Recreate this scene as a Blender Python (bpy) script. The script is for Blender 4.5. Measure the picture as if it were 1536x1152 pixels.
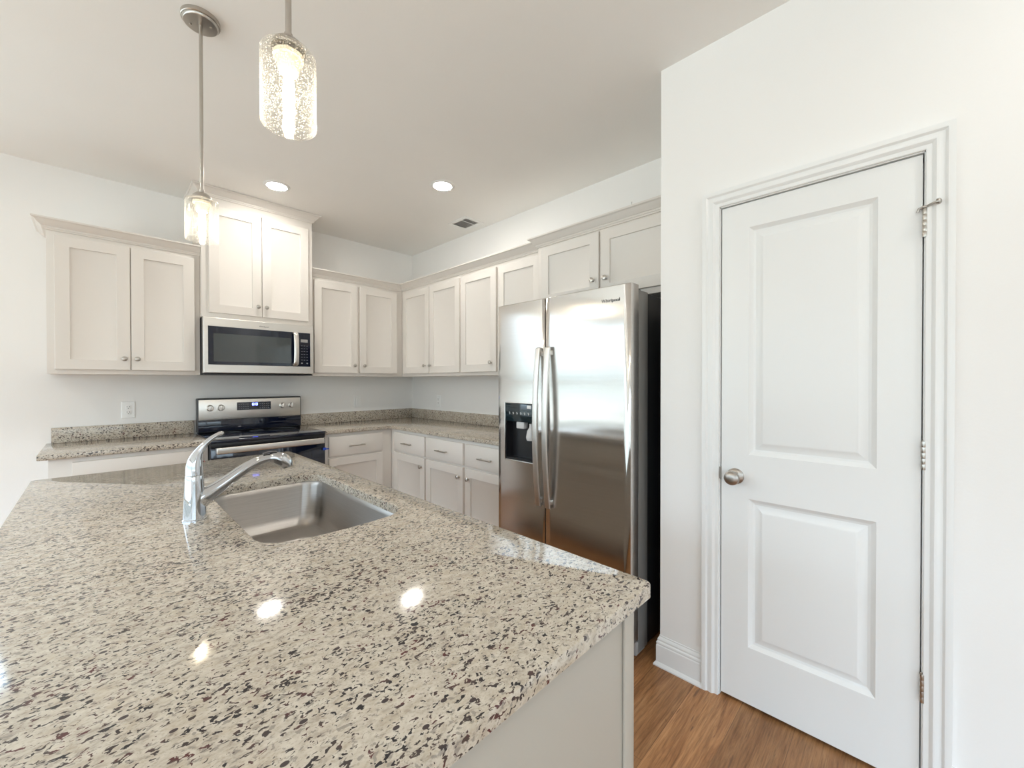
import bpy, bmesh, math, random
from mathutils import Vector, Matrix, Quaternion
random.seed(7)
for o in list(bpy.data.objects): bpy.data.objects.remove(o, do_unlink=True)
S = bpy.context.scene
COL = S.collection

# ------------------------------------------------------------------ camera
F_PX, YAW, PITCH, ROLL = 608.7934, math.radians(45.7203), math.radians(-0.4262), math.radians(-0.0493)
cam_d = bpy.data.cameras.new('camera'); cam = bpy.data.objects.new('camera', cam_d); COL.objects.link(cam)
fw = Vector((math.sin(YAW)*math.cos(PITCH), math.cos(YAW)*math.cos(PITCH), math.sin(PITCH)))
rt = Vector((math.cos(YAW), -math.sin(YAW), 0)); up = rt.cross(fw)
rt2 = rt*math.cos(ROLL)+up*math.sin(ROLL); up2 = up*math.cos(ROLL)-rt*math.sin(ROLL)
M = Matrix((rt2, up2, -fw)).transposed().to_4x4(); M.translation = Vector((-2.5436, -4.0810, 1.3265))
cam.matrix_world = M
cam_d.sensor_fit = 'HORIZONTAL'; cam_d.sensor_width = 36.0; cam_d.lens = F_PX/1536*36
cam_d.clip_start = 0.02
S.camera = cam

# ------------------------------------------------------------------ view, world and daylight
S.view_settings.view_transform = 'Standard'; S.view_settings.look = 'None'
S.view_settings.gamma = 1.0; S.view_settings.use_curve_mapping = False
S.view_settings.exposure = 1.50
W = bpy.data.worlds.new('daylight'); S.world = W; W.use_nodes = True
nt = W.node_tree; nt.nodes.clear()
wo = nt.nodes.new('ShaderNodeOutputWorld'); wb = nt.nodes.new('ShaderNodeBackground')
wb.inputs['Strength'].default_value = 3.0
wt = nt.nodes.new('ShaderNodeTexCoord'); ws = nt.nodes.new('ShaderNodeSeparateXYZ'); wr = nt.nodes.new('ShaderNodeValToRGB')
nt.links.new(wt.outputs['Generated'], ws.inputs[0])
wm = nt.nodes.new('ShaderNodeMath'); wm.operation = 'MULTIPLY_ADD'; wm.inputs[1].default_value = .5; wm.inputs[2].default_value = .5
nt.links.new(ws.outputs['Z'], wm.inputs[0]); nt.links.new(wm.outputs[0], wr.inputs[0])
for p_, c_ in ((.40, (.33, .39, .40)), (.455, (.25, .28, .28)), (.492, (.17, .205, .21)), (.503, (.13, .16, .165)), (.512, (.20, .24, .25)), (.545, (.25, .30, .33)), (.59, (.42, .52, .60)), (.66, (.78, 1.0, 1.20))):   # lawn, far houses and trees, haze, sky
    e_ = wr.color_ramp.elements.new(p_); e_.color = (*c_, 1)
wr.color_ramp.elements[0].color = (.38, .45, .46, 1); wr.color_ramp.elements[-1].color = (.70, .98, 1.28, 1)
nt.links.new(wr.outputs[0], wb.inputs['Color'])
nt.links.new(wb.outputs[0], wo.inputs[0])
CAN_STRENGTH, BULB_STRENGTH = 60.0, 40.0
S.cycles.max_bounces = 16; S.cycles.diffuse_bounces = 12; S.cycles.transparent_max_bounces = 16
H = 2.761                                   # ceiling height
XL, YN = -6.6, -7.6                         # far sides of the open living space
WINDOWS = {                                 # opening rectangles in the outer walls
    'back': (-6.4, -3.4, 0.04, 2.40),      # patio door, in the range wall, x0,x1,z0,z1
    'left': (-7.2, -0.25, 0.04, 2.50),       # patio glazing, y0,y1,z0,z1
    'near': (-6.2, -2.2, 0.55, 2.45),      # unseen window added behind the camera for fill light, x0,x1,z0,z1
}
def portal(name, loc, rot, sx, sy):
    l = bpy.data.lights.new(name, 'AREA'); l.shape = 'RECTANGLE'; l.size = sx; l.size_y = sy
    l.cycles.is_portal = True
    o = bpy.data.objects.new(name, l); COL.objects.link(o); o.location = loc; o.rotation_euler = rot
    return o
a = WINDOWS['back']; portal('patio_portal', ((a[0]+a[1])/2, 0.06, (a[2]+a[3])/2), (math.radians(-90), 0, 0), a[1]-a[0], a[3]-a[2])
a = WINDOWS['left']; portal('side_portal', (XL-0.06, (a[0]+a[1])/2, (a[2]+a[3])/2), (0, math.radians(-90), 0), a[3]-a[2], a[1]-a[0])
a = WINDOWS['near']; portal('added_window_portal', ((a[0]+a[1])/2, YN-0.06, (a[2]+a[3])/2), (math.radians(90), 0, 0), a[1]-a[0], a[3]-a[2])

# ------------------------------------------------------------------ materials
def new_mat(name, col=(.8,.8,.8), rough=.5, metal=0.0, spec=.5, emis=None, estr=0, coat=0):
    m = bpy.data.materials.new(name); m.use_nodes = True
    b = m.node_tree.nodes['Principled BSDF']
    b.inputs['Base Color'].default_value = (*col, 1); b.inputs['Roughness'].default_value = rough
    b.inputs['Metallic'].default_value = metal; b.inputs['Specular IOR Level'].default_value = spec
    if emis: b.inputs['Emission Color'].default_value = (*emis, 1); b.inputs['Emission Strength'].default_value = estr
    if coat: b.inputs['Coat Weight'].default_value = coat; b.inputs['Coat Roughness'].default_value = .05
    return m
def N(m, t, **kw):
    n = m.node_tree.nodes.new(t)
    for k, v in kw.items():
        if k in n.inputs: n.inputs[k].default_value = v
        else: setattr(n, k, v)
    return n
def L(m, a, b): m.node_tree.links.new(a, b)
def bsdf(m): return m.node_tree.nodes['Principled BSDF']
def ramp(m, stops, interp='LINEAR'):
    r = N(m, 'ShaderNodeValToRGB'); cr = r.color_ramp; cr.interpolation = interp
    while len(cr.elements) > 1: cr.elements.remove(cr.elements[-1])
    for i, (p, c) in enumerate(stops):
        e = cr.elements[0] if i == 0 else cr.elements.new(p)
        e.position = p; e.color = (*c, 1) if len(c) == 3 else c
    return r
def mix(m, fac, a, b, bt='MIX'):
    n = N(m, 'ShaderNodeMix', data_type='RGBA', blend_type=bt)
    for s, v in ((0, fac), (6, a), (7, b)):
        if hasattr(v, 'links') or hasattr(v, 'is_linked'): L(m, v, n.inputs[s])
        else: n.inputs[s].default_value = v if s == 0 else (*v, 1)
    return n.outputs[2]
def paint(name, col, rough, bump=0.0, scale=120):
    m = new_mat(name, col, rough)
    tc = N(m, 'ShaderNodeTexCoord'); nz = N(m, 'ShaderNodeTexNoise', Scale=scale, Detail=3.0)
    L(m, tc.outputs['Object'], nz.inputs['Vector'])
    if bump:
        bp = N(m, 'ShaderNodeBump', Strength=bump, Distance=.002); L(m, nz.outputs[0], bp.inputs['Height'])
        L(m, bp.outputs[0], bsdf(m).inputs['Normal'])
    nl = N(m, 'ShaderNodeTexNoise', Scale=1.3, Detail=2.0); L(m, tc.outputs['Object'], nl.inputs['Vector'])
    d = tuple(c*.97 for c in col)
    r = ramp(m, [(.3, d), (.7, col)]); L(m, nl.outputs[0], r.inputs[0]); L(m, r.outputs[0], bsdf(m).inputs['Base Color'])
    return m
WALL = paint('wall_paint', (.845,.835,.82), .6, .10)
CEIL = paint('ceiling_paint', (.85,.845,.825), .8, .15)
TRIM = paint('trim_paint', (.81,.815,.81), .32)
CAB = paint('cabinet_paint', (.73,.69,.645), .38)
CAB_SHADED = paint('cabinet_paint_shaded', (.44,.405,.35), .45)  # cabinet paint, darkened to put the end panel's shade into the colour

def granite():
    m = new_mat('granite', rough=.09, spec=.5)
    tc = N(m, 'ShaderNodeTexCoord')
    mp = N(m, 'ShaderNodeMapping'); mp.inputs['Rotation'].default_value = (0, 0, math.radians(28)); mp.inputs['Scale'].default_value = (.78, 1.15, 1.0)
    L(m, tc.outputs['Object'], mp.inputs['Vector']); P = mp.outputs[0]
    def noise(sc, det, rg=.55, dist=0.0):
        n = N(m, 'ShaderNodeTexNoise', Scale=sc, Detail=det, Roughness=rg, Distortion=dist); L(m, P, n.inputs['Vector']); return n.outputs[0]
    n_big, n_mid, n_fine = noise(9, 3), noise(75, 4, .62, .3), noise(230, 3, .6)
    base = ramp(m, [(.30, (.37,.32,.26)), (.45, (.51,.45,.372)), (.62, (.60,.545,.462))]); L(m, n_mid, base.inputs[0])
    fine = ramp(m, [(.33, (.62,.58,.52)), (.47, (1,1,1))]); L(m, n_fine, fine.inputs[0])
    c = mix(m, .55, base.outputs[0], fine.outputs[0], 'MULTIPLY')
    # tan clouds
    tan = ramp(m, [(.50, (0,0,0)), (.68, (1,1,1))]); L(m, noise(34, 3), tan.inputs[0])
    c = mix(m, tan.outputs[0], c, mix(m, .45, c, (.44,.36,.26)))
    # grey flecks
    gf = ramp(m, [(.585, (0,0,0)), (.63, (1,1,1))]); L(m, noise(125, 3, .55, .4), gf.inputs[0])
    c = mix(m, gf.outputs[0], c, mix(m, .72, c, (.23,.205,.18)))
    # dark mineral specks whose density drifts
    s = N(m, 'ShaderNodeMath', operation='MULTIPLY_ADD'); L(m, n_big, s.inputs[0]); s.inputs[1].default_value = .22; L(m, noise(150, 2.5, .5, .6), s.inputs[2])
    ds = ramp(m, [(.683, (0,0,0)), (.712, (1,1,1))]); L(m, s.outputs[0], ds.inputs[0])
    tint = ramp(m, [(.40, (.030,.026,.028)), (.55, (.075,.056,.050)), (.70, (.10,.035,.034))]); L(m, noise(31, 1), tint.inputs[0])
    c = mix(m, ds.outputs[0], c, tint.outputs[0])
    # sparse larger crystals
    v = N(m, 'ShaderNodeTexVoronoi', Scale=62.0); L(m, P, v.inputs['Vector'])
    sp = N(m, 'ShaderNodeSeparateColor'); L(m, v.outputs['Color'], sp.inputs[0])
    g1 = N(m, 'ShaderNodeMath', operation='GREATER_THAN'); L(m, sp.outputs[0], g1.inputs[0]); g1.inputs[1].default_value = .88
    g2 = N(m, 'ShaderNodeMath', operation='LESS_THAN'); L(m, v.outputs['Distance'], g2.inputs[0]); g2.inputs[1].default_value = .24
    g3 = N(m, 'ShaderNodeMath', operation='MULTIPLY'); L(m, g1.outputs[0], g3.inputs[0]); L(m, g2.outputs[0], g3.inputs[1])
    c = mix(m, g3.outputs[0], c, (.06,.045,.045))
    L(m, c, bsdf(m).inputs['Base Color'])
    return m
GRAN = granite()

def steel(name, col, rough, aniso=0.0, brush=0.0, rot=0.0, streak=(1, 1, 260)):
    m = new_mat(name, col, rough, 1.0)
    b = bsdf(m)
    if aniso:
        b.inputs['Anisotropic'].default_value = aniso; b.inputs['Anisotropic Rotation'].default_value = rot
        t = N(m, 'ShaderNodeTangent', direction_type='RADIAL', axis='Z'); L(m, t.outputs[0], b.inputs['Tangent'])
    if brush:
        tc = N(m, 'ShaderNodeTexCoord'); mp = N(m, 'ShaderNodeMapping'); mp.inputs['Scale'].default_value = streak
        nz = N(m, 'ShaderNodeTexNoise', Scale=3.0, Detail=4.0); L(m, tc.outputs['Object'], mp.inputs[0]); L(m, mp.outputs[0], nz.inputs['Vector'])
        r = ramp(m, [(.3, tuple(c*(1-brush) for c in col)), (.7, col)]); L(m, nz.outputs[0], r.inputs[0]); L(m, r.outputs[0], b.inputs['Base Color'])
    return m
STEEL = steel('stainless_steel', (.67,.645,.62), .15, .97, .05, 0, (1, 1, 60))
STEEL2 = steel('appliance_steel', (.76,.73,.69), .36, .5, .06, 0)
SINKM = steel('sink_steel', (.46,.435,.41), .32, .9, .10, .25, (3, 3, 120))
CHROME = steel('chrome', (.60,.62,.65), .06)
NICKEL = steel('brushed_nickel', (.52,.49,.45), .28)
DNICKEL = steel('satin_nickel', (.42,.39,.36), .33)
BLACKG = new_mat('black_glass', (.004,.007,.020), .06, 0, .5, coat=.5)  # blue tint in the base colour stands in for reflected sky
WINGL = new_mat('smoked_window', (.05,.058,.06), .08, 0, .5, coat=.5)
BLACK = new_mat('black_enamel', (.012,.012,.014), .35)
DGREY = new_mat('dark_grey_plastic', (.05,.05,.052), .45)
GREY = new_mat('grey_plastic', (.33,.32,.31), .45)
FSIDE = new_mat('grey_side_paint', (.20,.195,.185), .4)
LGREY = new_mat('light_grey_plastic', (.62,.62,.62), .4)
WPLAST = new_mat('white_plastic', (.86,.86,.85), .35)
DARKGAP = new_mat('shadow_gap', (.05,.045,.04), .8)
BLUE = new_mat('blue_tape', (.01,.06,.45), .4)
DIGIT = new_mat('blue_digits', (.0,.0,.0), .4, emis=(.12,.16,1.0), estr=5)
LENS = new_mat('lamp_lens', (1,1,1), .4, emis=(1.0,.965,.895), estr=CAN_STRENGTH)
BULB = new_mat('lit_bulb', (1,.9,.7), .3, emis=(1.0,.86,.64), estr=BULB_STRENGTH)
SOCKET = new_mat('socket_porcelain', (.80,.72,.58), .4)

def schlick(m, f0=.04, k=.96, pw=5.0):
    lw = N(m, 'ShaderNodeLayerWeight', Blend=.5)
    p = N(m, 'ShaderNodeMath', operation='POWER'); L(m, lw.outputs['Facing'], p.inputs[0]); p.inputs[1].default_value = pw
    q = N(m, 'ShaderNodeMath', operation='MULTIPLY_ADD'); L(m, p.outputs[0], q.inputs[0]); q.inputs[1].default_value = k; q.inputs[2].default_value = f0
    return q.outputs[0]
def seeded_glass():
    m = bpy.data.materials.new('seeded_glass'); m.use_nodes = True; t = m.node_tree; t.nodes.clear()
    out = N(m, 'ShaderNodeOutputMaterial'); tr = N(m, 'ShaderNodeBsdfTransparent'); tr.inputs[0].default_value = (.97,.97,.96,1)
    gl = N(m, 'ShaderNodeBsdfGlossy', Roughness=.04); df = N(m, 'ShaderNodeBsdfTranslucent'); df.inputs[0].default_value = (.95,.93,.9,1)
    d2 = N(m, 'ShaderNodeBsdfDiffuse'); d2.inputs[0].default_value = (.95,.94,.92,1)
    tc = N(m, 'ShaderNodeTexCoord'); v = N(m, 'ShaderNodeTexVoronoi', Scale=210.0); L(m, tc.outputs['Object'], v.inputs['Vector'])
    sd = ramp(m, [(.20, (1,1,1)), (.34, (0,0,0))]); L(m, v.outputs['Distance'], sd.inputs[0])
    nz = N(m, 'ShaderNodeTexNoise', Scale=60.0, Detail=2.0); L(m, tc.outputs['Object'], nz.inputs['Vector'])
    bp = N(m, 'ShaderNodeBump', Strength=.35, Distance=.002); L(m, nz.outputs[0], bp.inputs['Height'])
    L(m, bp.outputs[0], gl.inputs['Normal'])
    m1 = N(m, 'ShaderNodeMixShader'); L(m, schlick(m, .05, .75, 3.0), m1.inputs[0]); L(m, tr.outputs[0], m1.inputs[1]); L(m, gl.outputs[0], m1.inputs[2])
    dd = N(m, 'ShaderNodeMixShader'); dd.inputs[0].default_value = .5; L(m, df.outputs[0], dd.inputs[1]); L(m, d2.outputs[0], dd.inputs[2])
    fc = N(m, 'ShaderNodeMath', operation='MULTIPLY_ADD'); L(m, sd.outputs[0], fc.inputs[0]); fc.inputs[1].default_value = .26; L(m, schlick(m, .004, .40, 9.0), fc.inputs[2])
    m2 = N(m, 'ShaderNodeMixShader'); L(m, fc.outputs[0], m2.inputs[0]); L(m, m1.outputs[0], m2.inputs[1]); L(m, dd.outputs[0], m2.inputs[2])
    L(m, m2.outputs[0], out.inputs[0])
    return m
SEED = seeded_glass()
def pane_glass():
    m = bpy.data.materials.new('pane_glass'); m.use_nodes = True; m.node_tree.nodes.clear()
    out = N(m, 'ShaderNodeOutputMaterial'); tr = N(m, 'ShaderNodeBsdfTransparent'); gl = N(m, 'ShaderNodeBsdfGlossy', Roughness=.02)
    mx = N(m, 'ShaderNodeMixShader')
    L(m, schlick(m), mx.inputs[0]); L(m, tr.outputs[0], mx.inputs[1]); L(m, gl.outputs[0], mx.inputs[2]); L(m, mx.outputs[0], out.inputs[0])
    return m
PANE = pane_glass()

def wood_floor():
    m = new_mat('oak_planks', rough=.42)
    tc = N(m, 'ShaderNodeTexCoord')
    br = N(m, 'ShaderNodeTexBrick', Scale=1.0); L(m, tc.outputs['Object'], br.inputs['Vector'])
    br.offset = .37; br.inputs['Brick Width'].default_value = 1.22; br.inputs['Row Height'].default_value = .18
    br.inputs['Mortar Size'].default_value = .0012; br.inputs['Color1'].default_value = (0,0,0,1); br.inputs['Color2'].default_value = (1,1,1,1); br.inputs['Mortar'].default_value = (.5,.5,.5,1)
    sep = N(m, 'ShaderNodeSeparateColor'); L(m, br.outputs['Color'], sep.inputs[0])
    off = N(m, 'ShaderNodeVectorMath', operation='MULTIPLY_ADD'); L(m, br.outputs['Color'], off.inputs[0]); off.inputs[1].default_value = (7.3, 3.1, 5.0); L(m, tc.outputs['Object'], off.inputs[2])
    mp = N(m, 'ShaderNodeMapping'); mp.inputs['Scale'].default_value = (1.0, 9.0, 1.0); L(m, off.outputs[0], mp.inputs[0])
    n1 = N(m, 'ShaderNodeTexNoise', Scale=2.6, Detail=6.0, Roughness=.62, Distortion=.9); L(m, mp.outputs[0], n1.inputs['Vector'])
    mp2 = N(m, 'ShaderNodeMapping'); mp2.inputs['Scale'].default_value = (3.0, 60.0, 1.0); L(m, off.outputs[0], mp2.inputs[0])
    n2 = N(m, 'ShaderNodeTexNoise', Scale=3.0, Detail=4.0, Roughness=.7); L(m, mp2.outputs[0], n2.inputs['Vector'])
    r = ramp(m, [(.25, (.15,.062,.023)), (.42, (.32,.155,.064)), (.58, (.42,.222,.10)), (.78, (.53,.315,.16))]); L(m, n1.outputs[0], r.inputs[0])
    r2 = ramp(m, [(.32, (.55,.52,.48)), (.58, (1.08,1.06,1.04))]); L(m, n2.outputs[0], r2.inputs[0])
    c = mix(m, .8, r.outputs[0], r2.outputs[0], 'MULTIPLY')
    tone = ramp(m, [(0, (.82,.80,.78)), (1, (1.12,1.08,1.04))]); L(m, sep.outputs[0], tone.inputs[0])
    c = mix(m, 1.0, c, tone.outputs[0], 'MULTIPLY')
    kn = N(m, 'ShaderNodeTexNoise', Scale=3.2, Detail=2.0, Distortion=2.2); mp3 = N(m, 'ShaderNodeMapping'); mp3.inputs['Scale'].default_value = (1.0, 4.5, 1.0)
    L(m, off.outputs[0], mp3.inputs[0]); L(m, mp3.outputs[0], kn.inputs['Vector'])
    kr = ramp(m, [(.665, (0,0,0)), (.72, (1,1,1))]); L(m, kn.outputs[0], kr.inputs[0])
    c = mix(m, kr.outputs[0], c, mix(m, .7, c, (.12,.055,.028)))
    mg = N(m, 'ShaderNodeMath', operation='MULTIPLY'); L(m, br.outputs['Fac'], mg.inputs[0]); mg.inputs[1].default_value = .55
    c = mix(m, mg.outputs[0], c, (.10,.05,.025))
    L(m, c, bsdf(m).inputs['Base Color'])
    bp = N(m, 'ShaderNodeBump', Strength=.12, Distance=.002); L(m, n2.outputs[0], bp.inputs['Height']); L(m, bp.outputs[0], bsdf(m).inputs['Normal'])
    return m
FLOOR = wood_floor()

# ------------------------------------------------------------------ mesh helpers
ORIG = {}                                  # root name -> world location its meshes are relative to
def root_loc(o):
    while o.parent: o = o.parent
    return Vector(ORIG.get(o.name, (0,0,0)))
def obj(name, bm, mat, parent=None, label=None, smooth=35, loc=None):
    bmesh.ops.remove_doubles(bm, verts=bm.verts, dist=1e-6)
    bmesh.ops.recalc_face_normals(bm, faces=bm.faces)
    me = bpy.data.meshes.new(name); bm.to_mesh(me); bm.free()
    o = bpy.data.objects.new(name, me); COL.objects.link(o)
    if parent is not None:
        o.parent = parent; me.transform(Matrix.Translation(-root_loc(parent)))
    elif loc is not None:
        me.transform(Matrix.Translation(-Vector(loc))); o.location = loc; ORIG[o.name] = tuple(loc)
    me.materials.append(mat)
    if smooth:
        for p in me.polygons: p.use_smooth = True
        me.set_sharp_from_angle(angle=math.radians(smooth))
    if label: o['label'] = label
    return o
def tag(o, label, cat, group=None):
    o['label'] = label; o['category'] = cat
    if group: o['group'] = group
    return o
def thing(name, loc, label, cat, group=None):
    o = bpy.data.objects.new(name, None); o.empty_display_size = .05; COL.objects.link(o); o.location = loc
    ORIG[o.name] = tuple(loc)
    return tag(o, label, cat, group)
def struct(name, bm, mat, parent=None, smooth=35):
    o = obj(name, bm, mat, parent, smooth=smooth)
    if parent is None: o['kind'] = 'structure'
    return o
def copy_tree(o, parent=None):
    c = o.copy(); COL.objects.link(c)
    if parent: c.parent = parent
    for ch in list(o.children): copy_tree(ch, c)
    return c
def new(): return bmesh.new()
def box(bm, x0, x1, y0, y1, z0, z1, bev=0.0, seg=2):
    x0, x1 = sorted((x0, x1)); y0, y1 = sorted((y0, y1)); z0, z1 = sorted((z0, z1))
    r = bmesh.ops.create_cube(bm, size=1.0); vs = r['verts']
    for v in vs:
        v.co = Vector(((x0+x1)/2+v.co.x*(x1-x0), (y0+y1)/2+v.co.y*(y1-y0), (z0+z1)/2+v.co.z*(z1-z0)))
    if bev > 0:
        es = list({e for v in vs for e in v.link_edges})
        bmesh.ops.bevel(bm, geom=es, offset=bev, segments=seg, affect='EDGES', profile=.5)
    return bm
def bx(*a, **k): return box(new(), *a, **k)
def loft(bm, rings, cap0=True, cap1=True, closed=True):
    vr = [[bm.verts.new(p) for p in r] for r in rings]
    n = len(vr[0])
    for a, b in zip(vr, vr[1:]):
        for i in range(n if closed else n-1):
            j = (i+1) % n
            try: bm.faces.new((a[i], a[j], b[j], b[i]))
            except ValueError: pass
    if cap0: bm.faces.new(vr[0][::-1])
    if cap1: bm.faces.new(vr[-1])
    return bm
def lathe(bm, prof, org=(0,0,0), axis=(0,0,1), seg=24, cap=True):
    q = Vector((0,0,1)).rotation_difference(Vector(axis).normalized()); org = Vector(org)
    rings = []
    for r, z in prof:
        r = max(r, 1e-5)
        rings.append([org+q @ Vector((r*math.cos(2*math.pi*i/seg), r*math.sin(2*math.pi*i/seg), z)) for i in range(seg)])
    return loft(bm, rings, cap, cap)
def tube(bm, pts, rad, seg=14, side=None, caps=True):
    """sweep an ellipse (ra across `side`, rb the other way) along pts"""
    pts = [Vector(p) for p in pts]; rings = []
    for i, p in enumerate(pts):
        t = (pts[min(i+1, len(pts)-1)]-pts[max(i-1, 0)]).normalized()
        s = Vector(side) if side else (Vector((0,0,1)) if abs(t.z) < .9 else Vector((0,1,0)))
        s = (s-t*s.dot(t)).normalized(); n = t.cross(s)
        r = rad[i] if isinstance(rad, list) else rad
        ra, rb = r if isinstance(r, (list, tuple)) else (r, r)
        rings.append([p+s*ra*math.cos(2*math.pi*k/seg)+n*rb*math.sin(2*math.pi*k/seg) for k in range(seg)])
    return loft(bm, rings, caps, caps)
def spline(ctrl, n=8):
    """Catmull-Rom through ctrl tuples of any length"""
    P = [ctrl[0]]+list(ctrl)+[ctrl[-1]]; out = []
    for i in range(1, len(P)-2):
        for k in range(n):
            t = k/n; out.append(tuple(.5*(2*b+(c-a)*t+(2*a-5*b+4*c-d)*t*t+(3*b-a-3*c+d)*t**3) for a, b, c, d in zip(P[i-1], P[i], P[i+1], P[i+2])))
    out.append(tuple(ctrl[-1])); return out
def rrect(x0, x1, y0, y1, r, n=6):
    pts = []
    for cx, cy, a0 in ((x1-r, y1-r, 0), (x0+r, y1-r, 90), (x0+r, y0+r, 180), (x1-r, y0+r, 270)):
        for k in range(n+1):
            a = math.radians(a0+90*k/n); pts.append((cx+r*math.cos(a), cy+r*math.sin(a)))
    return pts
# faces: (u, v, d) -> world; u runs along the wall, v is height, d is outward depth
def f_back(y0): return lambda u, v, d: Vector((u, y0-d, v))
def f_right(x0): return lambda u, v, d: Vector((x0-d, -u, v))     # u = -y
def f_east(x0): return lambda u, v, d: Vector((x0+d, u, v))       # u = y
def rings(bm, fm, u0, u1, v0, v1, prof, cap=True):
    R = [[fm(u0+i, v0+i, d), fm(u1-i, v0+i, d), fm(u1-i, v1-i, d), fm(u0+i, v1-i, d)] for i, d in prof]
    return loft(bm, R, False, cap)
def shaker_bm(fm, u0, u1, v0, v1, th=.019, fr=.064):
    bm = new()
    rings(bm, fm, u0, u1, v0, v1, [(0, 0), (0, th-.0015), (.0015, th), (fr, th), (fr+.001, th-.007), (fr+.004, th-.009)])
    bm.faces.new([bm.verts.new(fm(*p)) for p in ((u0, v0, 0), (u0, v1, 0), (u1, v1, 0), (u1, v0, 0))])
    return bm
def slab_bm(fm, u0, u1, v0, v1, th=.019, b=.0025):
    bm = new()
    rings(bm, fm, u0, u1, v0, v1, [(0, 0), (0, th-b), (b*.35, th-b*.35), (b, th)])
    bm.faces.new([bm.verts.new(fm(*p)) for p in ((u0, v0, 0), (u0, v1, 0), (u1, v1, 0), (u1, v0, 0))])
    return bm
def fbox(bm, fm, u0, u1, v0, v1, d0, d1, bev=0.0):
    a, b = fm(u0, v0, d0), fm(u1, v1, d1)
    return box(bm, a.x, b.x, a.y, b.y, a.z, b.z, bev)
def knob(fm, u, v, d, parent):
    o, ax = fm(u, v, d), fm(u, v, d+1)-fm(u, v, d)
    bm = lathe(new(), [(.009, 0), (.009, .002), (.0055, .005), (.0055, .012), (.010, .015), (.0145, .018), (.0155, .021), (.014, .025), (.008, .0275), (0, .028)], o, ax, 20)
    return obj('knob', bm, NICKEL, parent)
def pull(fm, u, v, d, parent, half=.072):
    bm = new()
    tube(bm, [fm(u-half, v, d+.027), fm(u+half, v, d+.027)], .0052, 12)
    for s in (-1, 1): tube(bm, [fm(u+s*half*.72, v, d), fm(u+s*half*.72, v, d+.027)], .0045, 10)
    return obj('pull', bm, NICKEL, parent)
def profile_sweep(prof, path, side=1, d0=None, d1=None):
    """sweep profile (out, up) along a horizontal 2-D path with mitred corners; out is to the right (side=1) of travel.
    d0/d1: direction of the neighbouring segment beyond an end, for a mitred end"""
    bm = new(); pts = [Vector((p[0], p[1])) for p in path]; R = []
    for i, p in enumerate(pts):
        a = (p-pts[i-1]).normalized() if i else (Vector(d0).normalized() if d0 else None)
        b = (pts[i+1]-p).normalized() if i < len(pts)-1 else (Vector(d1).normalized() if d1 else None)
        a = a if a is not None else b; b = b if b is not None else a
        na, nb = Vector((a.y, -a.x))*side, Vector((b.y, -b.x))*side
        mtr = (na+nb); mtr = mtr/(mtr.length_squared/2) if mtr.length_squared > 1e-9 else na
        R.append([Vector((p.x+mtr.x*o, p.y+mtr.y*o, z)) for o, z in prof])
    return loft(bm, R)
def text_obj(name, body, size, mat, parent, origin, xdir, ydir, extrude=.0004, align='LEFT'):
    cu = bpy.data.curves.new(name, 'FONT'); cu.body = body; cu.size = size; cu.extrude = extrude; cu.align_x = align
    t = bpy.data.objects.new(name+'_tmp', cu); COL.objects.link(t)
    bpy.context.view_layer.update()
    me = bpy.data.meshes.new_from_object(t.evaluated_get(bpy.context.evaluated_depsgraph_get()))
    bpy.data.objects.remove(t, do_unlink=True); bpy.data.curves.remove(cu)
    x, y = Vector(xdir).normalized(), Vector(ydir).normalized(); z = x.cross(y)
    T = Matrix((x, y, z)).transposed().to_4x4(); T.translation = Vector(origin)
    me.transform(T); me.transform(Matrix.Translation(-root_loc(parent)))
    me.materials.clear(); me.materials.append(mat); me.name = name
    o = bpy.data.objects.new(name, me); COL.objects.link(o); o.parent = parent
    return o

# ------------------------------------------------------------------ room shell
def wall_bm(a0, a1, holes, mk):
    """wall between a0 and a1 along its run, full height, with rectangular holes; mk(bm, a, b, z0, z1) adds a block"""
    bm = new(); cuts = sorted({a0, a1, *[h[0] for h in holes], *[h[1] for h in holes]})
    for p, q in zip(cuts, cuts[1:]):
        hs = [h for h in holes if h[0] <= p+1e-6 and h[1] >= q-1e-6]
        if not hs: mk(bm, p, q, 0, H)
        for h in hs:
            if h[2] > .001: mk(bm, p, q, 0, h[2])
            if h[3] < H-.001: mk(bm, p, q, h[3], H)
    return bm
T = .12
struct('floor', bx(XL-T, 0+T, YN-T, 0+T, -.1, 0), FLOOR, smooth=0)
struct('ceiling', bx(XL-T, 0+T, YN-T, 0+T, H, H+.1), CEIL, smooth=0)
wb_, wl_, wn_ = WINDOWS['back'], WINDOWS['left'], WINDOWS['near']
struct('wall_back', wall_bm(XL, T, [wb_], lambda bm, a, b, z0, z1: box(bm, a, b, 0, T, z0, z1)), WALL, smooth=0)
struct('wall_left', wall_bm(YN, T, [wl_], lambda bm, a, b, z0, z1: box(bm, XL-T, XL, a, b, z0, z1)), WALL, smooth=0)
struct('wall_near', wall_bm(XL, T, [wn_], lambda bm, a, b, z0, z1: box(bm, a, b, YN-T, YN, z0, z1)), WALL, smooth=0)
struct('wall_right', bx(0, T, YN, 0, 0, H), WALL, smooth=0)
XD, D0, D2, D3, DH = -.707, -3.257, -3.512, -4.120, 2.054     # pantry wall plane, its corner, door opening
bm = wall_bm(YN, D0, [(D3, D2, 0, DH)], lambda bm, a, b, z0, z1: box(bm, XD, XD+.11, a, b, z0, z1))
box(bm, XD+.11, 0, D0-.11, D0, 0, H)
struct('wall_pantry', bm, WALL, smooth=0)
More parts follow.
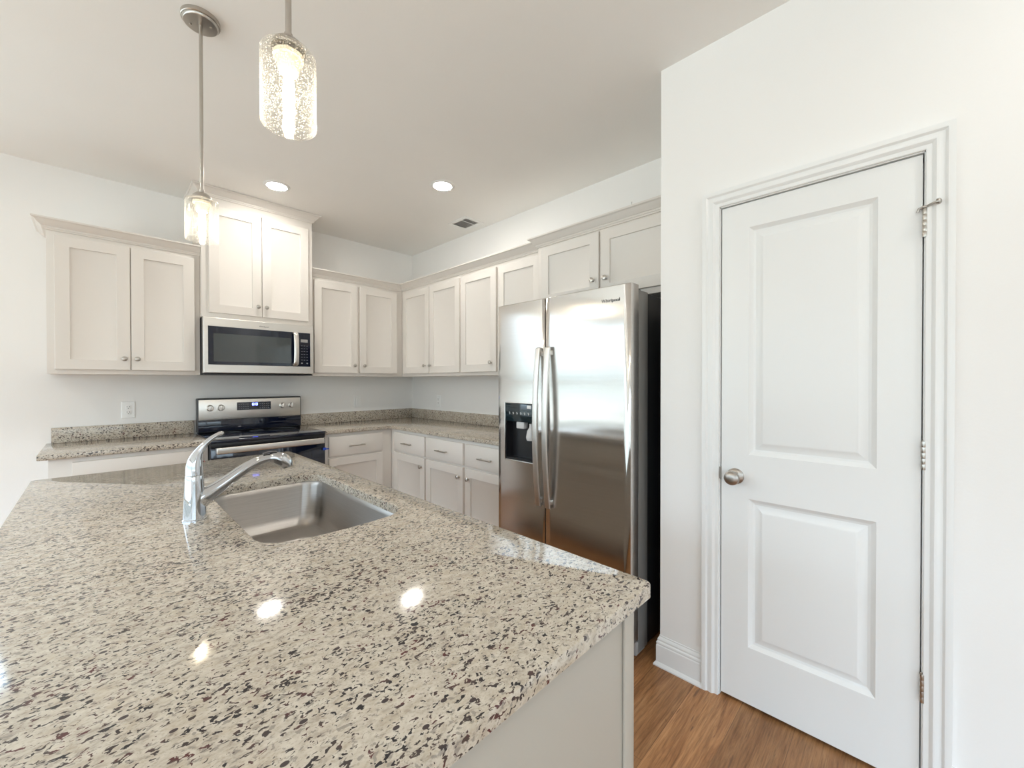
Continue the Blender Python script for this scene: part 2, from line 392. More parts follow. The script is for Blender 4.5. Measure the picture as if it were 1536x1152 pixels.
# windows of the living side
def glazing(name, along, a0, a1, z0, z1, pos, n, rail=None):
    w = thing(name, (0,0,0), '', ''); del w['label'], w['category']; w['kind'] = 'structure'
    fb = new(); gb = new()
    def put(bm, a, b, c, d, h):
        if along == 'x': box(bm, a, b, pos-h, pos+h, c, d)
        else: box(bm, pos-h, pos+h, a, b, c, d)
    put(fb, a0, a1, z0, z0+.06, .04); put(fb, a0, a1, z1-.06, z1, .04)
    for k in range(n+1):
        c = a0+(a1-a0)*k/n; lo, hi = max(a0, c-.035), min(a1, c+.035); put(fb, lo, hi, z0, z1, .04)
    if rail: put(fb, a0, a1, rail-.022, rail+.022, .035)
    put(gb, a0+.02, a1-.02, z0+.03, z1-.03, .003)
    obj('window_frame', fb, TRIM, w); obj('window_pane', gb, PANE, w)
glazing('window_1', 'x', *wb_, T/2, 2, 1.30)
glazing('window_2', 'y', *wl_, XL-T/2, 4, 1.30)
glazing('added_window', 'x', *wn_, YN-T/2, 4, 1.5)  # unseen, added to brighten the range wall and its cabinets

# ------------------------------------------------------------------ pantry door and trim
CASING = [(0, 0), (.010, 0), (.0115, .002), (.012, .014), (.0135, .016), (.0155, .018), (.019, .023), (.019, .030), (.0165, .036), (.0165, .042), (.0205, .046), (.0225, .048), (.0235, .056), (.0225, .064), (0, .064)]  # (out from wall, across from opening)
def casing_bm():
    bm = new(); R = []
    # path up the left leg, across, down the right; `across` grows away from the opening
    for (y, z, sy, sz) in ((D2, 0, 1, 0), (D2, DH, 1, 1), (D3, DH, -1, 1), (D3, 0, -1, 0)):
        R.append([Vector((XD-o, y+sy*(a-.001), z+sz*(a-.001))) for o, a in CASING])
    return loft(bm, R)
struct('trim_door_casing', casing_bm(), TRIM, smooth=25)
jb = new()
box(jb, XD, XD+.11, D2-.004, D2, 0, DH); box(jb, XD, XD+.11, D3, D3+.004, 0, DH); box(jb, XD, XD+.11, D3, D2, DH-.004, DH)
box(jb, XD+.045, XD+.06, D2-.018, D2-.004, 0, DH); box(jb, XD+.045, XD+.06, D3+.004, D3+.018, 0, DH); box(jb, XD+.045, XD+.06, D3, D2, DH-.02, DH-.004)
struct('trim_door_jamb', jb, TRIM, smooth=0)
door = thing('door_1', (XD+.02, D3+.008, .012), '', ''); del door['label'], door['category']; door['kind'] = 'structure'
def door_bm():
    bm = new(); xf = XD+.004; th = .035
    y0, y1, z0, z1 = D3+.0075, D2-.008, .014, DH-.009
    ys = [y0, -4.007, -3.621, y1]; zs = [z0, .245, .848, 1.027, 1.945, z1]
    for i in range(3):
        for k in range(5):
            a, b, c, d = ys[i], ys[i+1], zs[k], zs[k+1]
            if i == 1 and k in (1, 3):
                R = []
                for ins, dep in ((0, 0), (.002, .002), (.014, .0115), (.022, .014), (.027, .013), (.046, .004), (.050, .0025), (.054, .002)):
                    R.append([Vector((xf+dep, a+ins, c+ins)), Vector((xf+dep, b-ins, c+ins)), Vector((xf+dep, b-ins, d-ins)), Vector((xf+dep, a+ins, d-ins))])
                loft(bm, R, False, True)
            else:
                bm.faces.new([bm.verts.new((xf, *p)) for p in ((a, c), (b, c), (b, d), (a, d))])
    loft(bm, [[Vector((x, y0, z0)), Vector((x, y1, z0)), Vector((x, y1, z1)), Vector((x, y0, z1))] for x in (xf, xf+th)], False, True)
    bmesh.ops.remove_doubles(bm, verts=bm.verts, dist=1e-5)
    return bm
obj('door_leaf', door_bm(), TRIM, door, smooth=20)
kb = lathe(new(), [(.032, 0), (.032, .004), (.028, .008), (.013, .011), (.0115, .028), (.017, .034), (.0255, .042), (.0285, .052), (.027, .061), (.020, .067), (.010, .0695), (0, .07)], (XD+.004, -3.574, .934), (-1, 0, 0), 32)
obj('door_knob', kb, DNICKEL, door, 'satin nickel round knob')
lt = new(); box(lt, XD-.002, XD+.012, D2-.0085, D2-.0005, .915, .965)
obj('strike_plate', lt, DNICKEL, door)
for zc in (1.825, 1.089, .348):
    hb = new(); yk, xk = D3+.002, XD-.0065
    for k in range(5):
        z0 = zc-.045+k*.018
        lathe(hb, [(.0067, 0), (.0068, .0003), (.0068, .0172), (.0067, .0175)], (xk, yk, z0), seg=16)
    lathe(hb, [(.0045, 0), (.0045, .003), (0, .005)], (xk, yk, zc+.045), seg=12)
    box(hb, XD-.003, XD+.02, yk-.0015, yk+.0015, zc-.045, zc+.045)
    h = obj('hinge', hb, NICKEL, door)
    if zc > 1.5:
        sb = new()
        lathe(sb, [(.010, 0), (.010, .006)], (xk, yk, zc+.046), seg=16)
        tube(sb, [(xk, yk, zc+.049), (xk-.022, yk-.016, zc+.050), (xk-.030, yk-.026, zc+.049)], .0035, 10)
        tube(sb, [(xk, yk, zc+.049), (xk-.004, yk+.014, zc+.046), (xk-.002, yk+.017, zc+.036)], .004, 10)
        lathe(sb, [(.003, 0), (.009, .003), (.009, .009), (.006, .012)], (xk-.030, yk-.022, zc+.049), (-.35, -1, 0), 16)
        obj('door_stop', sb, DNICKEL, h)
BASEB = [(0, 0), (.024, 0), (.024, .006), (.019, .014), (.014, .018), (.014, .094), (.0115, .099), (.0135, .104), (.0125, .110), (.008, .114), (.009, .121), (.0065, .128), (.003, .132), (.003, .138), (0, .139)]
struct('baseboard_pantry', profile_sweep(BASEB, [(XD+.30, D0), (XD, D0), (XD, D2+.063)], side=1), TRIM, smooth=25)
struct('baseboard_right', profile_sweep(BASEB, [(XD, D3-.063), (XD, YN)], side=1), TRIM, smooth=25)
struct('baseboard_back', profile_sweep(BASEB, [(-3.4, 0), (-2.736, 0)], side=1), TRIM, smooth=25)
struct('baseboard_left', profile_sweep(BASEB, [(XL, -.25), (XL, 0)], side=1), TRIM, smooth=25)

# ------------------------------------------------------------------ upper cabinets
CROWN = [(0, 0), (.008, 0), (.0085, .0065), (.0095, .0075), (.0095, .0095), (.014, .0100), (.0145, .0165), (.0155, .0175), (.0155, .0205), (.020, .0215), (.022, .0245), (.032, .033), (.041, .045), (.047, .0515), (.053, .0535), (.057, .0575), (.057, .0655), (0, .0655)]
def crown(z): return [(o, z+v) for o, v in CROWN]
ZU, ZT = 1.373, 2.318
def upper(name, fm, u0, u1, v0, v1, dep, doors, knobs, dz0, dz1, label, boxdims, crown_args):
    a = fm((u0+u1)/2, v0, 0)
    t = thing(name, (a.x, a.y, v0), label, 'cabinet', 'wall cabinets')
    bm = new(); box(bm, *boxdims, v0, v1-.004, .0012)
    obj('body', bm, CAB, t)
    for i, (d0, d1) in enumerate(doors):
        d = obj('door', shaker_bm(fm, d0, d1, dz0, dz1), CAB, t)
        if knobs[i] is not None: knob(fm, knobs[i][0], knobs[i][1], .019, d)
    obj('crown_molding', profile_sweep(crown(v1-.0655), *crown_args[:1], **crown_args[1]), CAB, t, smooth=25)
    return t
DU, DT = .317, .372
upper('wall_cabinet', f_back(-DU), -2.752, -2.0, ZU, ZT, DU, [(-2.7185, -2.3795), (-2.3745, -2.034)], [(-2.409, 1.477), (-2.345, 1.477)], 1.402, 2.227,
      'light grey two-door wall cabinet at the far left, above the short counter', (-2.752, -2.0015, -DU, -.002),
      ([(-2.752, -.002), (-2.752, -DU), (-2.0015, -DU)], dict(side=1)))
upper('wall_cabinet', f_back(-DT), -2.0, -1.226, 1.803, H-.0015, DT, [(-1.957, -1.6155), (-1.6105, -1.262)], [(-1.642, 1.915), (-1.584, 1.915)], 1.838, 2.632,
      'tall wall cabinet reaching the ceiling above the microwave', (-2.0, -1.226, -DT, -.002),
      ([(-2.0, -.002), (-2.0, -DT), (-1.226, -DT), (-1.226, -.002)], dict(side=1)))
upper('wall_cabinet', f_back(-DU), -1.222, -.32, ZU, ZT, DU, [(-1.196, -.801), (-.781, -.388)], [(-.836, 1.475), (-.741, 1.475)], 1.402, 2.225,
      'two-door wall cabinet on the range wall between the microwave and the corner', (-1.2245, -.3185, -DU, -.002),
      ([(-1.2245, -DU), (-DU, -DU)], dict(side=1, d1=(0, -1))))
upper('wall_cabinet', f_right(-DU), .317, 1.297, ZU, ZT, DU, [(.362, .8205), (.834, 1.286)], [(.764, 1.475), (.858, 1.475)], 1.402, 2.225,
      'two-door wall cabinet on the fridge wall, right in the corner', (-DU, -.002, -1.2965, -.002),
      ([(-DU, -DU), (-DU, -1.2965)], dict(side=1, d0=(1, 0))))
upper('wall_cabinet', f_right(-DU), 1.297, 2.222, ZU, ZT, DU, [(1.309, 1.751), (1.773, 2.207)], [(1.696, 1.477), (1.822, 1.477)], 1.402, 2.227,
      'two-door wall cabinet on the fridge wall, partly hidden behind the fridge top', (-DU, -.002, -2.2215, -1.2975),
      ([(-DU, -1.2975), (-DU, -2.2215)], dict(side=1)))
upper('wall_cabinet', f_right(-DT), 2.225, 3.25, 1.815, ZT+.003, DT, [(2.262, 2.722), (2.735, 3.205)], [(2.682, 1.948), (2.772, 1.948)], 1.850, 2.242,
      'short deep wall cabinet directly above the refrigerator', (-DT, -.002, -3.252, -2.2225),
      ([(-.30, -2.2225), (-DT, -2.2225), (-DT, -3.252)], dict(side=1)))

# ------------------------------------------------------------------ base cabinets
ZC0, ZC = .884, .914                       # slab underside and top
def base_cab(fm, u0, u1, boxdims, toe, fronts, label):
    a = fm((u0+u1)/2, 0, 0)
    t = thing('base_cabinet', (a.x, a.y, 0), label, 'cabinet', 'base cabinets')
    obj('body', bx(*boxdims, .10, ZC0-.001, bev=.001), CAB, t); obj('toe_kick', bx(*toe, 0, .10), CAB, t)
    for dr, dd, kn in fronts:
        if dr:
            d = obj('drawer', slab_bm(fm, dr[0], dr[1], .690, .856), CAB, t); pull(fm, (dr[0]+dr[1])/2-.01, .768, .019, d)
        for q, ku in zip(dd, kn):
            d = obj('door', shaker_bm(fm, q[0], q[1], .125, .674), CAB, t); knob(fm, ku, .598, .019, d)
    return t
FB = -.60
base_cab(f_back(FB), -2.735, -2.0, (-2.735, -2.003, FB, -.002), (-2.735, -2.003, FB+.07, -.002),
         [((-2.643, -2.03), [(-2.643, -2.34), (-2.333, -2.03)], [-2.37, -2.30])], 'base cabinet under the short left counter, left of the range')
base_cab(f_back(FB), -1.222, -.60, (-1.222, -.603, FB, -.002), (-1.222, -.603, FB+.07, -.002),
         [((-1.184, -.70), [(-1.184, -.70)], [-1.150])], 'single-drawer base cabinet right of the range')
base_cab(f_right(FB), .60, 1.183, (FB, -.002, -1.183, -.002), (FB+.07, -.002, -1.183, -.002),
         [((.676, 1.172), [(.676, 1.172)], [1.126])], 'narrow one-drawer base cabinet in the corner of the fridge wall')
base_cab(f_right(FB), 1.184, 2.262, (FB, -.002, -2.262, -1.184), (FB+.07, -.002, -2.262, -1.184),
         [((1.195, 1.684), [(1.195, 1.684)], [1.640]), ((1.710, 2.205), [(1.710, 2.205)], [1.752])], 'double base cabinet between corner unit and refrigerator')

# ------------------------------------------------------------------ counters
def inset_poly(pts, d):
    n = len(pts); out = []
    for i in range(n):
        p0, p1, p2 = Vector(pts[i-1]), Vector(pts[i]), Vector(pts[(i+1) % n])
        a, b = (p1-p0).normalized(), (p2-p1).normalized()
        na, nb = Vector((-a.y, a.x)), Vector((-b.y, b.x)); m = na+nb; m = m/(m.length_squared/2)
        out.append((p1.x+m.x*d, p1.y+m.y*d))
    return out
def slab_mesh(outline, holes=(), z0=ZC0, z1=ZC, e=.0035):
    """outline CCW; holes CCW"""
    bm = new(); prof = [(e, z1), (e*.3, z1-e*.3), (0, z1-e), (0, z0+e), (e, z0)]
    R = [[Vector((*p, z)) for p in inset_poly(outline, i)] for i, z in prof]
    loft(bm, R, False, False)
    for h in holes:
        hp = [(-.0015, z1), (0, z1-.0015), (0, z0)]
        loft(bm, [[Vector((*p, z)) for p in inset_poly(h, i)] for i, z in hp], False, False)
    for z in (z1, z0):
        es = [ed for ed in bm.edges if ed.is_boundary and all(abs(v.co.z-z) < 1e-6 for v in ed.verts)]
        bmesh.ops.triangle_fill(bm, use_beauty=True, use_dissolve=False, edges=es)
    return bm
CD = .632
lc = thing('countertop', (-2.39, -.32, ZC0), 'short speckled granite counter left of the range', 'countertop')
obj('slab', slab_mesh([(-2.776, -CD), (-2.0015, -CD), (-2.0015, -.001), (-2.776, -.001)]), GRAN, lc)
obj('backsplash', bx(-2.752, -2.0015, -.022, -.001, ZC, 1.0165, bev=.0015), GRAN, lc)
rc = thing('countertop', (-.6, -.6, ZC0), 'L-shaped speckled granite counter running round the corner to the refrigerator', 'countertop')
obj('slab', slab_mesh([(-1.2245, -CD), (-CD, -CD), (-CD, -2.268), (-.001, -2.268), (-.001, -.001), (-1.2245, -.001)]), GRAN, rc)
obj('backsplash', bx(-1.2245, -.0225, -.022, -.001, ZC, 1.0165, bev=.0015), GRAN, rc)
obj('backsplash', bx(-.022, -.001, -2.268, -.001, ZC, 1.0165, bev=.0015), GRAN, rc)

# ------------------------------------------------------------------ island
IX0, IX1, IY0, IY1 = -2.735, -1.748, -3.710, -1.472
SX0, SX1, SY0, SY1, SR = -2.258, -1.852, -2.935, -2.176, .075
def bowed(x0, x1, y0, y1, r, bow, n=8):
    """rounded rectangle whose near (y0) side bows outward a little"""
    pts = rrect(x0, x1, y0, y1, r, n); out = []
    for x, y in pts:
        t = (x-(x0+x1)/2)/((x1-x0)/2)
        if y < (y0+y1)/2-.2: y -= bow*(1-t*t)
        out.append((x, y))
    i = 3*(n+1)                           # extra points on the bowed edge
    extra = []
    for k in range(1, 8):
        x = out[i-1][0]+(out[i][0]-out[i-1][0])*k/8; t = (x-(x0+x1)/2)/((x1-x0)/2); extra.append((x, y0-bow*(1-t*t)))
    return out[:i]+extra+out[i:]
isl = obj('island_countertop', slab_mesh(rrect(IX0, IX1, IY0, IY1, .018, 5), [bowed(SX0, SX1, SY0, SY1, SR, .022)]), GRAN, loc=((IX0+IX1)/2, (IY0+IY1)/2, ZC0))
tag(isl, 'large speckled granite island top with the sink cut into it, in the foreground', 'countertop')
BX0, BX1, BY0, BY1 = -2.45, -1.80, -3.685, -1.50
ic = thing('island_cabinet', ((BX0+BX1)/2, (BY0+BY1)/2, 0), 'pale grey kitchen island base carrying the big granite top', 'cabinet')
bm = new()
box(bm, BX0, BX1-.0, BY1-.02, BY1, 0, ZC0-.001); box(bm, BX0, BX0+.02, BY0+.02, BY1-.02, 0, ZC0-.001)
box(bm, BX1-.02, BX1, BY0+.02, BY1-.02, .10, ZC0-.001); box(bm, BX0+.02, BX1-.02, BY0+.02, BY1-.02, .10, .12)
obj('body', bm, CAB_SHADED, ic)
obj('end_panel', bx(BX0, BX1-.001, BY0, BY0+.0195, 0, ZC0-.001, bev=.001), CAB_SHADED, ic)
bm = new(); box(bm, BX1-.030, BX1+.004, BY0-.006, BY0-.0003, 0, ZC0-.001, .0015); box(bm, BX1+.0005, BX1+.006, BY0-.006, BY0+.030, 0, ZC0-.001, .0015)
obj('corner_trim', bm, CAB_SHADED, ic)
obj('toe_kick', bx(BX1-.09, BX1-.07, BY0+.02, BY1-.02, 0, .10), CAB_SHADED, ic)
fe = f_east(BX1)
for (y0, y1, ky) in ((-3.645, -3.20, -3.235), (-3.19, -2.98, -3.02), (-2.955, -2.56, -2.595), (-2.55, -2.155, -2.515), (-2.13, -1.53, -2.095)):
    d = obj('door', shaker_bm(fe, y0, y1, .125, .674), CAB_SHADED, ic); knob(fe, ky, .598, .019, d)
    d = obj('drawer', slab_bm(fe, y0, y1, .690, .856), CAB_SHADED, ic)
    if not -2.96 < y0 < -2.5: pull(fe, (y0+y1)/2, .768, .019, d, min(.072, (y1-y0)/3))

# sink
sk = thing('sink', (-2.055, -2.56, .69), 'single-bowl undermount steel sink set into the granite island', 'sink')
bm = new(); R = []
zt = ZC0-.0008
for ins, z in ((-.022, zt), (-.0005, zt), (.0005, zt-.001), (.003, zt-.02), (.016, .745), (.024, .722), (.038, .707), (.060, .700), (.11, .698)):
    R.append([Vector((*p, z)) for p in bowed(SX0+ins-.003, SX1-ins+.003, SY0+ins-.003, SY1-ins+.003, max(.012, SR-ins*.35), .022 if ins < .05 else .01)])
loft(bm, R, False, True)
# outer shell so the bowl has thickness
R2 = [[Vector((*p, z)) for p in bowed(SX0+i-.006, SX1-i+.006, SY0+i-.006, SY1-i+.006, max(.012, SR-i*.35), .022)] for i, z in ((-.019, zt-.0015), (.0, zt-.003), (.013, .743), (.05, .695))]
loft(bm, R2, False, True)
obj('basin', bm, SINKM, sk, smooth=50)
dm = lathe(new(), [(.0, .6985), (.022, .6988), (.030, .7005), (.043, .7012), (.045, .6985)], (-2.03, -2.45, 0), seg=32, cap=False)
obj('drain', dm, CHROME, sk)

# faucet
FX, FY = -2.340, -2.560
fc = thing('faucet', (FX, FY, ZC), 'chrome single-lever pull-out kitchen faucet beside the island sink', 'faucet')
obj('base', lathe(new(), [(.0305, 0), (.0305, .004), (.0285, .006), (0, .006)], (FX, FY, ZC), seg=40), CHROME, fc)
bm = new(); R = []
for z, r, dx in ((.006, .0285, 0), (.03, .0275, 0), (.06, .0262, 0), (.09, .0248, 0), (.118, .0232, 0), (.132, .0226, 0), (.1335, .0218, 0)):
    R.append([Vector((FX+dx+r*math.cos(2*math.pi*k/40), FY+r*math.sin(2*math.pi*k/40), ZC+z)) for k in range(40)])
loft(bm, R); obj('body', bm, CHROME, fc, smooth=60)
sp = spline([(-2.352, FY, .958, .030, .024), (-2.318, FY, .978, .0275, .0235), (-2.288, FY, .996, .0215, .0205), (-2.255, FY, 1.018, .0185, .0190), (-2.220, FY, 1.042, .0168, .0176), (-2.185, FY, 1.061, .0152, .0166), (-2.155, FY, 1.070, .0142, .0158), (-2.132, FY, 1.071, .0138, .0155)], 6)
obj('spout', tube(new(), [p[:3] for p in sp], [(p[4], p[3]) for p in sp], 28, side=(0, 1, 0)), CHROME, fc, smooth=60)
hd = spline([(-2.142, FY, 1.0715, .0150, .0165), (-2.128, FY, 1.0710, .0180, .0195), (-2.112, FY, 1.0650, .0215, .0225), (-2.098, FY, 1.0560, .0225, .0235), (-2.090, FY, 1.0460, .0200, .0225), (-2.086, FY, 1.0360, .0165, .0205)], 5)
h = obj('spray_head', tube(new(), [p[:3] for p in hd], [(p[4], p[3]) for p in hd], 28, side=(0, 1, 0)), CHROME, fc, smooth=60)
bm = tube(new(), spline([(-2.160, FY, 1.0872), (-2.140, FY, 1.0905), (-2.120, FY, 1.0890)], 4), (.008, .0025), 12, side=(0, 1, 0))
obj('spray_button', bm, DGREY, h)
cp = spline([(FX, FY, 1.0485, .0220, .0222), (FX, FY, 1.066, .0215, .0216), (FX+.001, FY, 1.083, .0200, .0200), (FX+.005, FY, 1.100, .0165, .0170), (FX+.013, FY, 1.118, .0118, .0140), (FX+.026, FY, 1.137, .0085, .0120), (FX+.042, FY, 1.152, .0068, .0110), (FX+.058, FY, 1.162, .0064, .0108), (FX+.069, FY, 1.1665, .0060, .0095), (FX+.073, FY, 1.168, .0025, .004)], 6)
hl = obj('lever', tube(new(), [p[:3] for p in cp], [(p[4], p[3]) for p in cp], 28, side=(0, 1, 0)), CHROME, fc, smooth=60)
bm = lathe(new(), [(.0, 0), (.003, .0004), (.0035, 0)], (FX+.0235, FY, 1.085), (1, 0, .25), 12)
obj('temperature_mark', bm, new_mat('red_mark', (.6,.02,.02), .4), hl)

# ------------------------------------------------------------------ range
RX0, RX1 = -1.998, -1.2275
rg = thing('range', ((RX0+RX1)/2, -.35, 0), 'freestanding electric range with black glass cooktop and steel backguard', 'stove')
bm = new(); box(bm, RX0, RX1, -.618, -.03, .08, .893, .002); box(bm, RX0+.04, RX1-.04, -.56, -.06, 0, .08)
obj('body', bm, BLACK, rg)
ct = obj('cooktop', bx(RX0-.001, RX1+.001, -.662, -.075, .893, .917, bev=.006, seg=3), BLACKG, rg)
RING = new_mat('burner_ring', (.10,.10,.105), .25)
for x, y, r in ((-1.80, -.48, .105), (-1.42, -.48, .085), (-1.80, -.22, .075), (-1.42, -.22, .105), (-1.61, -.20, .05)):
    obj('burner_ring', lathe(new(), [(r-.002, .9170), (r-.002, .9173), (r, .9173), (r, .9170)], (x, y, 0), seg=48, cap=False), RING, ct)
obj('front_panel', bx(RX0+.003, RX1-.003, -.652, -.62, .866, .8925, bev=.002), BLACK, rg)
od = obj('oven_door', bx(RX0+.003, RX1-.003, -.655, -.62, .215, .862, bev=.004), BLACKG, rg)
obj('door_window', bx(RX0+.12, RX1-.12, -.6565, -.655, .36, .68), WINGL, od)
bm = new(); box(bm, RX0+.028, RX1-.028, -.712, -.692, .824, .868, .006, 3)
for s in (RX0+.03, RX1-.06): box(bm, s, s+.03, -.694, -.655, .828, .864, .003)
obj('handle', bm, STEEL2, od, smooth=50)
obj('bottom_drawer', bx(RX0+.003, RX1-.003, -.652, -.62, .085, .208, bev=.004), STEEL2, rg)
bg = obj('backguard', bx(RX0+.008, RX1-.002, -.094, -.022, .917, 1.19, bev=.008, seg=3), DGREY, rg)
obj('control_panel', bx(RX0+.016, RX1-.010, -.0985, -.0935, 1.016, 1.178, bev=.002), STEEL2, bg)
obj('lower_glass', bx(RX0+.014, RX1-.008, -.099, -.094, .925, 1.014, bev=.001), BLACKG, bg)
dp = obj('display', bx(-1.728, -1.478, -.1005, -.098, 1.085, 1.151), BLACKG, bg)
bm = new()
for k, x in enumerate((-1.6185, -1.594)):
    for (a, b, c, d) in ((0, .016, 0, .0028), (0, .016, .0095, .0123), (0, .016, .0192, .022), (0, .0028, 0, .022), (.0132, .016, 0, .022)): box(bm, x+a, x+b, -.1012, -.1003, 1.121+c, 1.121+d)
obj('clock_digits', bm, DIGIT, dp, 'lit blue clock digits')
for k in range(5):
    for s in (-1, 1):
        for j in range(3):
            x = -1.603+s*(.045+k*.016); obj('key_legend', bx(x-.004, x+.004, -.1010, -.1003, 1.096+j*.018, 1.0985+j*.018), GREY, dp)
for x in (-1.910, -1.838, -1.383, -1.311):
    bm = lathe(new(), [(.026, 0), (.026, .004), (.0215, .006), (.0205, .024), (.019, .027), (0, .0275)], (x, -.0985, 1.112), (0, -1, 0), 28)
    box(bm, x-.0045, x+.0045, -.1345, -.122, 1.092, 1.132, .002)
    obj('control_knob', bm, STEEL2, bg)
tp = new(); box(tp, -1.2265, -1.205, -.668, -.664, .765, .775); box(tp, -1.25, -1.2265, -.668, -.6565, .762, .781, .001)
tag(obj('tape', tp, BLUE, loc=(-1.235, -.662, .77)), 'strip of bright blue tape on the right edge of the oven door', 'tape')

# ------------------------------------------------------------------ microwave
MX0, MX1, MZ0, MZ1, MY = -1.996, -1.232, 1.388, 1.7985, -.412
mw = thing('microwave', ((MX0+MX1)/2, -.2, MZ0), 'stainless over-the-range microwave with dark window and curved handle', 'microwave')
bm = new(); box(bm, MX0, MX1, -.372, -.004, MZ0-.004, MZ1, .002)
obj('body', bm, DGREY, mw)
obj('bottom_vent', bx(MX0+.004, MX1-.004, -.400, -.05, MZ0-.014, MZ0-.0045, bev=.002), BLACK, mw)
fmw = f_back(MY)
bm = new()
GX0, GX1, GZ0, GZ1 = -1.969, -1.258, 1.4495, 1.735
# front frame with an opening for the glass
outer = [(MX0, MZ0), (MX1, MZ0), (MX1, MZ1), (MX0, MZ1)]
R = []
for (i, d) in ((0, -.0395), (0, -.004), (.002, -.001), (.004, 0)):
    R.append([fmw(MX0+i, MZ0+i, d), fmw(MX1-i, MZ0+i, d), fmw(MX1-i, MZ1-i, d), fmw(MX0+i, MZ1-i, d)])
R.append([fmw(GX0, GZ0, 0), fmw(GX1, GZ0, 0), fmw(GX1, GZ1, 0), fmw(GX0, GZ1, 0)])
R.append([fmw(GX0+.001, GZ0+.001, -.004), fmw(GX1-.001, GZ0+.001, -.004), fmw(GX1-.001, GZ1-.001, -.004), fmw(GX0+.001, GZ1-.001, -.004)])
loft(bm, R, True, True)
fr = obj('front_frame', bm, STEEL2, mw, smooth=25)
gl = obj('door_glass', bx(GX0+.001, -1.372, MY-.0002, MY+.0035, GZ0+.001, GZ1-.001), BLACKG, mw)
obj('window', bx(-1.935, -1.410, MY-.0008, MY-.0002, 1.474, 1.682), WINGL, gl)
cpn = obj('control_panel', bx(-1.369, GX1-.001, MY-.0002, MY+.0035, GZ0+.001, GZ1-.001), BLACKG, mw)
obj('display', bx(-1.335, -1.279, MY-.0009, MY-.0002, 1.655, 1.679), GREY, cpn)
for j in range(6):
    for k in range(3): obj('button', bx(-1.332+k*.021, -1.320+k*.021, MY-.0008, MY-.0002, 1.624-j*.024, 1.6262-j*.024), GREY, cpn)
for k in (0, 2): obj('round_button', lathe(new(), [(.0065, 0), (.0065, .0005)], (-1.326+k*.021, MY-.0002, 1.478), (0, -1, 0), 16), GREY, cpn)
hp = spline([(-1.379, MY+.001, 1.728), (-1.379, MY-.026, 1.722), (-1.379, MY-.036, 1.69), (-1.379, MY-.042, 1.595), (-1.379, MY-.036, 1.50), (-1.379, MY-.026, 1.468), (-1.379, MY+.001, 1.460)], 6)
obj('handle', tube(new(), hp, (.019, .008), 16, side=(1, 0, 0)), STEEL2, mw, smooth=50)
text_obj('logo', 'Whirlpool', .016, DGREY, mw, (-1.640, MY-.0006, 1.754), (1, 0, 0), (0, 0, 1))

# ------------------------------------------------------------------ refrigerator
XF, F1, F2, F3, ZF = -.8185, -2.281, -2.653, -3.166, 1.782
rf = thing('refrigerator', (-.45, (F1+F3)/2, 0), 'stainless side-by-side refrigerator with ice and water dispenser', 'refrigerator')
bm = new(); box(bm, -.640, -.06, F3+.008, F1-.008, .02, 1.758, .004)
obj('cabinet', bm, BLACK, rf)
obj('front_frame', bx(-.7365, -.6402, F3+.004, F1-.004, .02, 1.762, bev=.003), FSIDE, rf)
obj('gasket', bx(-.7455, -.7367, F3+.014, F1-.014, .10, 1.758), BLACK, rf)
bm = new(); box(bm, -.755, -.66, F3+.005, F1-.005, .012, .075, .006); obj('toe_grille', bm, GREY, rf)
for s in (F3+.06, F1-.06): obj('hinge_cover', bx(-.80, -.66, s-.03, s+.03, 1.762, 1.779, bev=.005), DGREY, rf)
def fridge_door(y0, y1, z0, z1, hole=None):
    """y0 > y1; gently crowned front"""
    bm = new(); n = 14; ys = [y0+(y1-y0)*k/n for k in range(n+1)]; e = .006
    ys += [y0-.0015, y0-e, y1+e, y1+.0015]
    zs = [z0, z0+.0012, z0+.004, z1-.004, z1-.0012, z1]
    if hole: ys += [hole[0], hole[1]]; zs += [hole[2], hole[3]]
    ys = sorted(set(ys), reverse=True); zs = sorted(set(zs))
    def xf(y, z):
        t = (y-(y0+y1)/2)/((y0-y1)/2); x = XF-.0045*(1-t*t)
        dy = min(y0-y, y-y1); dz = min(z-z0, z1-z)
        for d in (dy, dz*1.5):
            if d < e: x += e*(1-math.sqrt(max(0, 1-((e-d)/e)**2)))
        return x
    G = {}
    for i, y in enumerate(ys):
        for j, z in enumerate(zs): G[i, j] = bm.verts.new((xf(y, z), y, z))
    for i in range(len(ys)-1):
        for j in range(len(zs)-1):
            if hole and hole[0] >= ys[i]-1e-6 and hole[1] <= ys[i+1]+1e-6 and hole[2] <= zs[j]+1e-6 and hole[3] >= zs[j+1]-1e-6: continue
            bm.faces.new((G[i, j], G[i+1, j], G[i+1, j+1], G[i, j+1]))
    # sides and back
    per = [G[i, 0] for i in range(len(ys))]+[G[len(ys)-1, j] for j in range(1, len(zs))]+[G[i, len(zs)-1] for i in range(len(ys)-2, -1, -1)]+[G[0, j] for j in range(len(zs)-2, 0, -1)]
    back = [bm.verts.new((-.746, v.co.y, v.co.z)) for v in per]
    for k in range(len(per)):
        q = (k+1) % len(per); bm.faces.new((per[k], back[k], back[q], per[q]))
    bm.faces.new(back)
    if hole:
        ii = [i for i, y in enumerate(ys) if hole[1]-1e-6 <= y <= hole[0]+1e-6]; jj = [j for j, z in enumerate(zs) if hole[2]-1e-6 <= z <= hole[3]+1e-6]
        pr = [G[i, jj[0]] for i in ii]+[G[ii[-1], j] for j in jj[1:]]+[G[i, jj[-1]] for i in ii[-2::-1]]+[G[ii[0], j] for j in jj[-2:0:-1]]
        bk = [bm.verts.new((-.760, v.co.y, v.co.z)) for v in pr]
        for k in range(len(pr)):
            q = (k+1) % len(pr); bm.faces.new((pr[k], bk[k], bk[q], pr[q]))
        bm.faces.new(bk)
    return bm
DY0, DY1, DZ0, DZ1 = -2.348, -2.596, .862, 1.195
